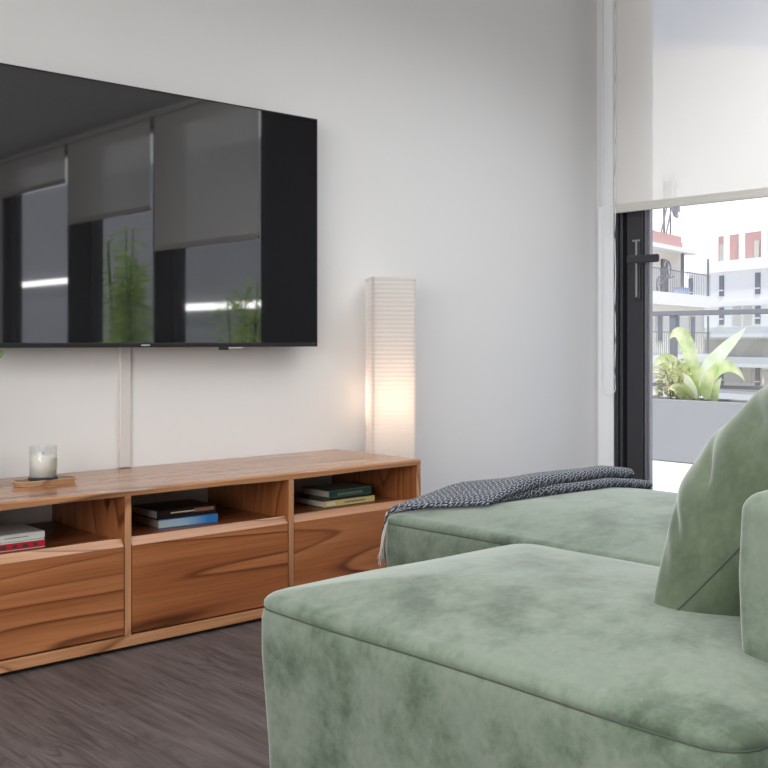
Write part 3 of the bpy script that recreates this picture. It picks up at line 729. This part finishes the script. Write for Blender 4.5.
bm = bmesh.new(); tube(bm, [(0, 0, .071), (.001, 0, .079)], .0010, 6); obj('wick', bm, dark, can)
bm = bmesh.new(); lab = []
for k in range(9):
    a = math.radians(-75+5.5*k); lab.append([bm.verts.new((.0432*math.cos(a), .0432*math.sin(a), z)) for z in (.024, .062)])
for A, B in zip(lab, lab[1:]): bm.faces.new((A[0], B[0], B[1], A[1]))
bmesh.ops.solidify(bm, geom=bm.faces[:], thickness=.0004)
la = obj('paper_label', bm, col('pale_label', (.72, .74, .60), .6), can)

M['leaf'] = plain('olive_leaf', (.12, .17, .06), .5)
pt = thing('potted_plant', 'leafy plant whose leaf tip shows at the picture edge below the television', 'plant', (1.20, -.17, HT))
bm = bmesh.new(); lathe(bm, [(.001, 0), (.045, 0), (.058, .10), (.060, .105), (.054, .105), (.050, .09), (.001, .09)], 32); obj('pot', bm, white, pt, smooth=True)
bm = bmesh.new(); bm2 = bmesh.new()
def leaf(bm, pts, widths, up=Vector((0, -1, 0)), fold=.15):
    """leaf strip along pts, half-widths, folded on its midrib"""
    pts = [Vector(p) for p in pts]; n = len(pts); rows = []
    for i, p in enumerate(pts):
        t = (pts[min(i+1, n-1)]-pts[max(i-1, 0)]).normalized(); s = t.cross(up).normalized(); nn = s.cross(t).normalized(); w = widths[i]
        rows.append([bm.verts.new(p+s*w*k+nn*fold*w*(abs(k))) for k in (-1, -.5, 0, .5, 1)])
    for A, B in zip(rows, rows[1:]):
        for k in range(4): bm.faces.new((A[k], A[k+1], B[k+1], B[k]))
for k in range(7):
    a = 2*PI*k/7+.2; R1 = .05+.03*(k % 3); top = .30+.025*(k % 4)
    stem = [(0, 0, .09), (R1*.3*math.cos(a), R1*.3*math.sin(a), .19), (R1*math.cos(a), R1*math.sin(a), top)]
    tube(bm2, stem, [.003, .0025, .0015], 6)
    for q in range(4):
        z = top-.04*q; rr = R1*(1-.15*q); b = a+(.7 if q % 2 else -.7)
        o = Vector((rr*math.cos(a), rr*math.sin(a), z)); d = Vector((math.cos(b), math.sin(b), .25))
        if o.x+d.x*.05+1.20 > 1.32: continue
        leaf(bm, [o+d*.05*i/4 for i in range(5)], [.002, .012, .016, .011, .001], Vector((0, 0, 1)))
tip = Vector((.092, .02, .405))
tube(bm2, [(0, 0, .09), (.03, .01, .25), (.08, .02, .40)], [.003, .0025, .0015], 6)
leaf(bm, [tip+Vector((.012*i, 0, .004*i)) for i in range(5)], [.002, .012, .016, .012, .002], Vector((0, -1, .2)))
obj('foliage', bm, M['leaf'], pt, smooth=True); obj('stems', bm2, M['leaf'], pt, smooth=True)

# ------------------------------------------------------------------ terrace
M['tile'] = plain('pale_terrace_tile', (.82, .82, .81), .6)
M['concrete'] = plain('grey_planter', (.30, .30, .305), .75)
M['rail'] = plain('rail_grey', (.19, .20, .215), .5)
M['railglass'] = pane_glass('balustrade_glass', (.93, .95, .95))
struct(bobj('terrace_floor', (XE+.10, 8.0, -16, 6.5, -.15, -.005), M['tile']), 'pale tiled terrace floor', 'floor')
def planter(y0, y1, label):
    pl_ = thing('planter', label, 'planter', (7.5, (y0+y1)/2, 0), 0)
    h = abs(y1-y0)/2
    bm = bmesh.new(); box(bm, -.20, -.17, -h, h, 0, .49); box(bm, .17, .20, -h, h, 0, .49); box(bm, -.17, .17, -h, -h+.03, 0, .49); box(bm, -.17, .17, h-.03, h, 0, .49); box(bm, -.17, .17, -h+.03, h-.03, 0, .03)
    obj('shell', bm, M['concrete'], pl_, bevel=.006)
    s = bobj('soil', (-.17, .17, -h+.03, h-.03, .03, .45), plain('potting_soil', (.08, .06, .045), .95), pl_)
    return pl_
planter(-.6, 2.3, 'long grey concrete planter on the terrace outside the door')
# balustrade
rail = thing('balustrade', 'grey framed glass balustrade along the terrace behind the planter', 'railing', (7.75, 2.0, 0))
bobj('handrail', (-.03, .03, -3.2, 4.4, 1.165, 1.205), M['rail'], rail, bevel=.004)
bobj('lower_rail', (-.015, .015, -3.2, 4.4, .57, .60), M['rail'], rail, bevel=.003)
for y in (-3.17, -1.9, -.44, 1.40, 2.8, 4.37):
    bobj('post', (-.02, .02, y-.028, y+.028, 0, 1.165), M['rail'], rail, bevel=.003)
for a, b in ((-3.14, -1.93), (-1.87, -.47), (-.41, 1.37), (1.43, 2.77), (2.83, 4.34)):
    bobj('glass_panel', (-.005, .005, a, b, .62, 1.15), M['railglass'], rail)

def leafmat(name, c1, c2, trans):
    m = bpy.data.materials.new(name); m.use_nodes = True; n = m.node_tree.nodes; l = m.node_tree.links; p = n['Principled BSDF']
    tc = n.new('ShaderNodeTexCoord'); no = n.new('ShaderNodeTexNoise'); no.inputs['Scale'].default_value = 9; no.inputs['Detail'].default_value = 2; l.new(tc.outputs['Object'], no.inputs['Vector'])
    r = ramp(n, [(.38, c1), (.62, c2)]); l.new(no.outputs['Fac'], r.inputs['Fac']); l.new(r.outputs[0], p.inputs['Base Color']); p.inputs['Roughness'].default_value = .45
    t = n.new('ShaderNodeBsdfTranslucent'); l.new(r.outputs[0], t.inputs[0]); x = n.new('ShaderNodeMixShader'); x.inputs[0].default_value = trans
    l.new(p.outputs[0], x.inputs[1]); l.new(t.outputs[0], x.inputs[2]); l.new(x.outputs[0], n['Material Output'].inputs[0]); return m
M['broad'] = leafmat('broad_leaf', (.56, .70, .28), (.86, .86, .54), .35)
M['pale'] = leafmat('variegated_leaf', (.80, .82, .70), (.70, .76, .50), .3)
M['bush'] = leafmat('bush_leaf', (.42, .46, .22), (.80, .72, .46), .3)
M['bamboo'] = leafmat('bamboo_leaf', (.36, .54, .10), (.58, .74, .22), .45)
M['stem'] = plain('green_stem', (.16, .22, .08), .6)
bp = thing('broad_leaved_plant', 'broad leaved yellow green plant growing in the terrace planter', 'plant', (7.48, 1.18, .45))
def bez(p, n=9):
    p = [Vector(q) for q in p]; out = []
    for i in range(n):
        t = i/(n-1)
        if len(p) == 3: out.append(p[0]*(1-t)**2+p[1]*2*t*(1-t)+p[2]*t*t)
        else: out.append(p[0]*(1-t)**3+p[1]*3*t*(1-t)**2+p[2]*3*t*t*(1-t)+p[3]*t**3)
    return out
def wid(n, w, k=.55): return [max(.004, w*math.sin(PI*((i/(n-1))**k))**.8*(1 if i else .3)) for i in range(n)]
LV = [  # (control points in local x,y,z), half width, material
 ([(0, 0, .06), (.02, .02, .62), (-.02, .18, .62), (.0, .24, .52)], .075, 'broad'),
 ([(0, -.04, .10), (.02, -.12, .38), (.06, -.30, .48), (.05, -.40, .61)], .075, 'pale'),
 ([(0, .03, .08), (-.03, .14, .34), (-.03, .30, .40), (0, .40, .29)], .085, 'broad'),
 ([(0, -.06, .08), (-.03, -.20, .36), (-.03, -.34, .36), (.0, -.42, .20)], .06, 'broad'),
 ([(0, -.16, .02), (-.05, -.19, .12), (-.03, -.24, .22)], .06, 'broad'),
 ([(-.02, 0, .04), (-.10, -.02, .20), (-.14, .02, .24)], .07, 'pale'),
 ([(0, -.08, .04), (-.04, -.14, .22), (-.02, -.20, .32)], .07, 'broad'),
 ([(.03, -.02, .06), (.12, -.02, .34), (.16, -.10, .44)], .07, 'pale'),
 ([(.02, .03, .06), (.10, .10, .26), (.14, .18, .22)], .06, 'broad'),
 ([(-.02, .02, .04), (-.10, .10, .16), (-.14, .16, .12)], .06, 'broad'),
]
for cp, w, mm in LV:
    bm = bmesh.new(); P_ = bez(cp, 11); leaf(bm, P_, wid(11, w), Vector((-1, .25, .15)), .25); obj('leaf', bm, M[mm], bp, smooth=True)
bm = bmesh.new(); tube(bm, [(0, 0, 0), (0, 0, .10)], [.03, .02], 8); obj('stem', bm, M['stem'], bp, smooth=True)
bm = bmesh.new(); tube(bm, [(0, -.16, 0), (0, -.16, .03)], .012, 8); obj('stem', bm, M['stem'], bp, smooth=True)
def bush(name, label, loc, n, R_, H_, lw_, ll_, m, seed, stems=7):
    rnd = random.Random(seed); t = thing(name, label, 'plant', loc)
    bm = bmesh.new(); sm = bmesh.new()
    for k in range(stems):
        a = 2*PI*k/stems; tube(sm, [(0.02*math.cos(a), .02*math.sin(a), 0), (R_*.35*math.cos(a), R_*.35*math.sin(a), H_*.5), (R_*.7*math.cos(a), R_*.7*math.sin(a), H_*rnd.uniform(.75, .98))], [.005, .004, .002], 5)
    for k in range(n):
        a = rnd.random()*2*PI; r = R_*math.sqrt(rnd.random()); z = H_*(.12+.88*rnd.random())*(1-.25*(r/R_)**2)
        o = Vector((r*math.cos(a), r*math.sin(a), z)); d = Vector((math.cos(a)+rnd.uniform(-.8, .8), math.sin(a)+rnd.uniform(-.8, .8), rnd.uniform(-.2, .9))).normalized()
        up = Vector((rnd.uniform(-1, 1), rnd.uniform(-1, 1), rnd.uniform(.2, 1))).normalized()
        leaf(bm, [o+d*ll_*i/3 for i in range(4)], [.2*lw_, lw_, .8*lw_, .1*lw_], up, .2)
    obj('foliage', bm, m, t, smooth=True); obj('stems', sm, M['stem'], t, smooth=True); return t
bush('leafy_shrub', 'small bushy yellowish shrub in the planter beside the door frame', (7.46, 1.37, .45), 300, .13, .36, .014, .05, M['bush'], 3)

# ---- what the television mirrors: further terrace with tall bamboo and a grey boundary wall
def bamboo(label, loc, R_, H_, culms, seed):
    rnd = random.Random(seed); t = thing('bamboo', label, 'bamboo', loc, 0, 'bamboo on the terrace')
    cm = bmesh.new(); lm = bmesh.new()
    for k in range(culms):
        a = rnd.random()*2*PI; r = R_*.5*rnd.random(); h = H_*rnd.uniform(.65, 1); dx, dy = r*math.cos(a), r*math.sin(a)
        pts = [(dx*(1+.6*q/5), dy*(1+.6*q/5), h*q/5) for q in range(6)]; tube(cm, pts, .011, 6)
        for q in range(120):
            f = rnd.uniform(.2, 1); b = rnd.random()*2*PI; rr = .28*(1.15-f)+.05
            o = Vector((dx*(1+.6*f)+rr*rnd.random()*math.cos(b), dy*(1+.6*f)+rr*rnd.random()*math.sin(b), h*f)); d = Vector((math.cos(b), math.sin(b), rnd.uniform(-.7, .5))).normalized()
            leaf(lm, [o+d*.16*i/3 for i in range(4)], [.003, .013, .010, .001], Vector((rnd.uniform(-1, 1), rnd.uniform(-1, 1), .6)).normalized(), .15)
    obj('culms', cm, M['stem'], t, smooth=True); obj('foliage', lm, M['bamboo'], t, smooth=True)
bamboo('tall bamboo mirrored in the middle of the television screen', (7.0, -9.55, 0), .55, 2.45, 14, 5)
bamboo('shorter bamboo mirrored in the right part of the television screen', (7.2, -7.1, 0), .40, 1.85, 6, 6)
bw = struct(bobj('wall_terrace', (8.0, 8.15, -18, -3.6, -.15, 3.6), plain('boundary_render', (.42, .42, .45), .8)))
def strip_light(label, y0, y1, z):
    t = thing('strip_light', label, 'light', (7.96, (y0+y1)/2, z), 0, 'strip lights on the terrace wall')
    m, n, l, p = mat('strip_glow'); p.inputs['Emission Color'].default_value = (1, .99, .97, 1); p.inputs['Emission Strength'].default_value = 7
    h = (y1-y0)/2
    bobj('housing', (.0, .039, -h, h, -.06, .06), M['bead'], t, bevel=.004); bobj('diffuser', (-.03, .0, -h+.02, h-.02, -.045, .045), m, t)
strip_light('bright strip light mirrored in the right part of the television', -9.9, -7.5, 1.43)
strip_light('bright strip light mirrored at the left end of the television', -15.4, -13.0, 1.97)

# ------------------------------------------------------------------ the city across the street
CITY = plain('city_ground', (.45, .45, .44), .9)
struct(bobj('ground', (9.5, 240, -120, 240, -15.5, -15), CITY), 'street level far below', 'ground')
M['cream'] = plain('cream_render', (.80, .74, .66), .8); M['whiteb'] = plain('white_render', (.80, .785, .765), .8); M['terracotta'] = plain('terracotta', (.58, .35, .32), .8)
M['pane'] = plain('dark_window', (.15, .15, .19), .35); M['shutter'] = plain('beige_shutter', (.55, .51, .46), .7); M['ironwork'] = plain('iron', (.20, .20, .22), .6); M['brickred'] = plain('faded_red_wall', (.52, .32, .29), .85)
# building with the roof terrace: local +X runs towards its right corner, front face is local y = 0
b1 = thing('apartment_building', 'cream building with red roof edge and a bicycle on its balcony', 'building', (58.0, 31.8, -15), math.radians(12))
G = 15.0
def B1(name, dims, m, parent=b1):
    return bobj(name, [(a, b, c, d, e+G, f+G) for a, b, c, d, e, f in dims], m, parent)
B1('wall', [(-22, .9, 1.6, 12, -15, 6.35), (-22, .3, .0, 1.6, -15, 3.0)], M['cream'])
B1('roof', [(-22, -.7, 1.0, 12, 6.6, 7.0), (-22, -.9, 1.0, 12, 7.0, 7.35)], M['terracotta'])
B1('cornice', [(-22, .9, .6, 12, 6.35, 6.6)], M['whiteb'])
B1('balcony_slab', [(-22, .35, -.4, 1.6, 3.0, 3.7)], M['whiteb'])
B1('balcony_slab', [(-22, .35, -.4, 1.6, -.3, .2)], M['whiteb'])
d1 = B1('balcony_door', [(-2.75, -1.75, 1.52, 1.6, 3.7, 5.9)], M['pane'])
B1('shutter', [(-2.7, -2.3, 1.46, 1.52, 3.7, 5.9)], plain('brown_shutter', (.30, .20, .19), .7), d1)
B1('drain_pipe', [(-.85, -.68, .9, 1.07, -10, 6.4)], M['ironwork'])
for k in range(3):
    w_ = B1('window', [(-7.6+k*2.6, -6.6+k*2.6, -.06, .0, .9, 2.5)], M['shutter'])
    B1('pane', [(-7.4+k*2.6, -6.8+k*2.6, -.09, -.06, 1.0, 2.4)], M['pane'], w_)
for k in range(3):
    w_ = B1('window', [(-7.6+k*2.6, -6.6+k*2.6, -.06, .0, -2.6, -1.0)], M['shutter'])
    B1('pane', [(-7.4+k*2.6, -6.8+k*2.6, -.09, -.06, -2.5, -1.1)], M['pane'], w_)
for nm, zz in (('balcony_railing', 3.7), ('balcony_railing', .2)):
    bm = bmesh.new(); box(bm, -12, .3, -.37, -.32, zz+1.25+G, zz+1.3+G)
    for k in range(42): box(bm, -12+k*.3, -11.978+k*.3, -.36, -.338, zz+G, zz+1.26+G)
    box(bm, .0, .1, -.37, -.27, zz+G, zz+2.3+G)
    obj(nm, bm, M['ironwork'], b1)
mt = b1.matrix_basis.copy(); mt = Matrix.Translation((58.0, 31.8, -15)) @ Matrix.Rotation(math.radians(12), 4, 'Z')
# bicycle stood upright on the balcony
bk = thing('bicycle', 'bicycle reared up on the balcony of the cream building', 'bicycle', mt @ Vector((-5.2, .4, 3.7+G)), math.radians(12))
def ring(cx, cz, r, t):
    bm = bmesh.new(); tube(bm, [(cx+r*math.cos(2*PI*k/24), 0, cz+r*math.sin(2*PI*k/24)) for k in range(24)], t, 6, closed=True)
    for k in range(6): a = 2*PI*k/6; tube(bm, [(cx, 0, cz), (cx+r*math.cos(a), 0, cz+r*math.sin(a))], .012, 4)
    return bm
obj('wheel', ring(-.75, .48, .46, .05), M['ironwork'], bk); obj('wheel', ring(.45, 1.40, .50, .05), M['ironwork'], bk)
bm = bmesh.new()
for a_, b_ in (((-.75, 0, .48), (-.15, 0, .75)), ((-.15, 0, .75), (-.35, 0, 1.25)), ((-.35, 0, 1.25), (-.75, 0, .48)), ((-.15, 0, .75), (.55, 0, 1.15)), ((-.35, 0, 1.25), (.40, 0, 1.35)), ((.62, 0, 1.05), (.45, 0, 1.40))): tube(bm, [a_, b_], .045, 6)
obj('frame', bm, M['ironwork'], bk)
bm = bmesh.new(); tube(bm, [(.62, -.3, 1.0), (.68, 0, .95), (.62, .3, 1.0)], .04, 6); obj('handlebar', bm, M['ironwork'], bk)
bm = bmesh.new(); box(bm, -.60, -.30, -.08, .08, 1.28, 1.36); obj('saddle', bm, M['ironwork'], bk)
bx_ = thing('storage_box', 'pale blue box on the balcony beside the bicycle', 'box', mt @ Vector((-2.7, .3, 3.7+G)), math.radians(12))
bobj('body', (-.6, .6, -.25, .25, 0, .38), plain('pale_blue_box', (.42, .50, .66), .7), bx_); bobj('lid', (-.63, .63, -.28, .28, .38, .44), plain('blue_lid', (.30, .36, .50), .7), bx_)
# aerial masts
am = thing('antenna_mast', 'roof mast with dish and aerials above the red roof edge', 'antenna', mt @ Vector((-1.6, 1.6, 7.35+G)), math.radians(12))
bm = bmesh.new(); tube(bm, [(-.6, 0, 0), (-.6, 0, 3.7)], .07, 6); tube(bm, [(.45, 0, 0), (.45, 0, 3.7)], .05, 6); tube(bm, [(1.2, 0, 1.5), (1.2, 0, 3.6)], .03, 6); tube(bm, [(-.6, 0, 3.3), (.45, 0, 3.3)], .05, 6); tube(bm, [(.45, 0, 1.6), (1.2, 0, 2.3)], .04, 6); obj('pole', bm, M['ironwork'], am)
bm = bmesh.new(); lathe(bm, [(.02, 0), (.30, .05), (.50, .14), (.56, .25)], 20); bmesh.ops.rotate(bm, verts=bm.verts, cent=(0, 0, 0), matrix=Matrix.Rotation(PI/2, 3, 'X')); bmesh.ops.translate(bm, verts=bm.verts, vec=(.55, -.1, 1.7)); bmesh.ops.solidify(bm, geom=bm.faces[:], thickness=.05); obj('dish', bm, M['steel'], am)
bobj('aerial_panel', [(-.45, .15, -.1, .1, 2.7, 3.3), (-.5, -.1, -.1, .1, 2.2, 2.5)], M['steel'], am)
ws = thing('stair_house', 'white roof shed with a leaning ladder beside the door frame', 'roof shed', mt @ Vector((-5.6, 1.6, 7.35+G)), math.radians(12))
bobj('wall', (-3, 1.35, 0, 3, 0, 6), plain('pale_shed', (.62, .61, .58), .8), ws); bobj('eave', (-3.1, 1.5, -.15, 3, .0, .15), M['steel'], ws)
bm = bmesh.new(); tube(bm, [(1.4, -.6, 0), (3.6, -.6, 3.9)], .05, 6); tube(bm, [(2.2, -.6, 0), (4.0, -.6, 3.4)], .05, 6); obj('ladder', bm, M['ironwork'], ws)

# white block: its long face runs towards the viewer's right
b2 = thing('apartment_building', 'white building with narrow dark windows and red penthouse walls', 'building', (84.8, 48.0, -15), math.atan2(-.943, -.332))
def B2(name, dims, m, parent=b2):
    return bobj(name, [(a, b, c, d, e+G, f+G) for a, b, c, d, e, f in dims], m, parent)
# local +X = along the face to the right; local +Y = away from the face (behind)
B2('wall', [(-2, 40, .0, 14, -15, 7.0)], M['whiteb'])
B2('parapet', [(-2, 40, -.3, 14, 7.0, 7.95)], plain('bright_parapet', (.88, .88, .87), .7))
B2('penthouse_wall', [(-1.6, 40, 3.0, 12, 7.95, 10.6)], M['brickred'])
for x in (-.4, 1.6, 4.4, 10.9, 15.0): B2('penthouse_pillar', [(x, x+.35, 2.6, 3.0, 7.95, 11.0)], M['whiteb'])
for x in (-1.3, 3.2, 13.0): B2('penthouse_window', [(x, x+.6, 2.9, 3.0, 8.1, 9.8)], M['shutter'])
for k, x in enumerate((-1.7, 2.45, 6.9, 11.5, 16.0)):
    for z0_, z1_ in ((4.9, 6.7), (2.4, 3.9), (-2.9, -1.2)):
        w_ = B2('window', [(x-.28, x+.28, -.08, 0, z0_, z1_)], M['pane'])
        B2('window_bar', [(x-.28, x+.28, -.12, -.08, z0_+.45, z0_+.55)], M['whiteb'], w_)
for x in (3.9, 5.2, 9.2, 13.6):
    B2('shuttered_window', [(x, x+1.0, -.08, 0, 2.3, 3.9)], M['shutter'])
    B2('shuttered_window', [(x, x+1.0, -.08, 0, -2.9, -1.0)], M['shutter'])
B2('floor_band', [(-12, 40, -.15, 0, 4.0, 4.45)], M['whiteb'])
for z in (1.6, -1.0+.1, -4.0, -7.5):
    B2('balcony_slab', [(-12, 40, -1.6, 0, z-.3, z)], M['whiteb'])
    B2('balcony_recess', [(-11, 40, -.05, 0, z-2.4, z-.5)], M['shutter'])
    B2('balcony_parapet', [(-12, 40, -1.6, -1.5, z, z+.55)], plain('balcony_grey', (.66, .65, .64), .8))
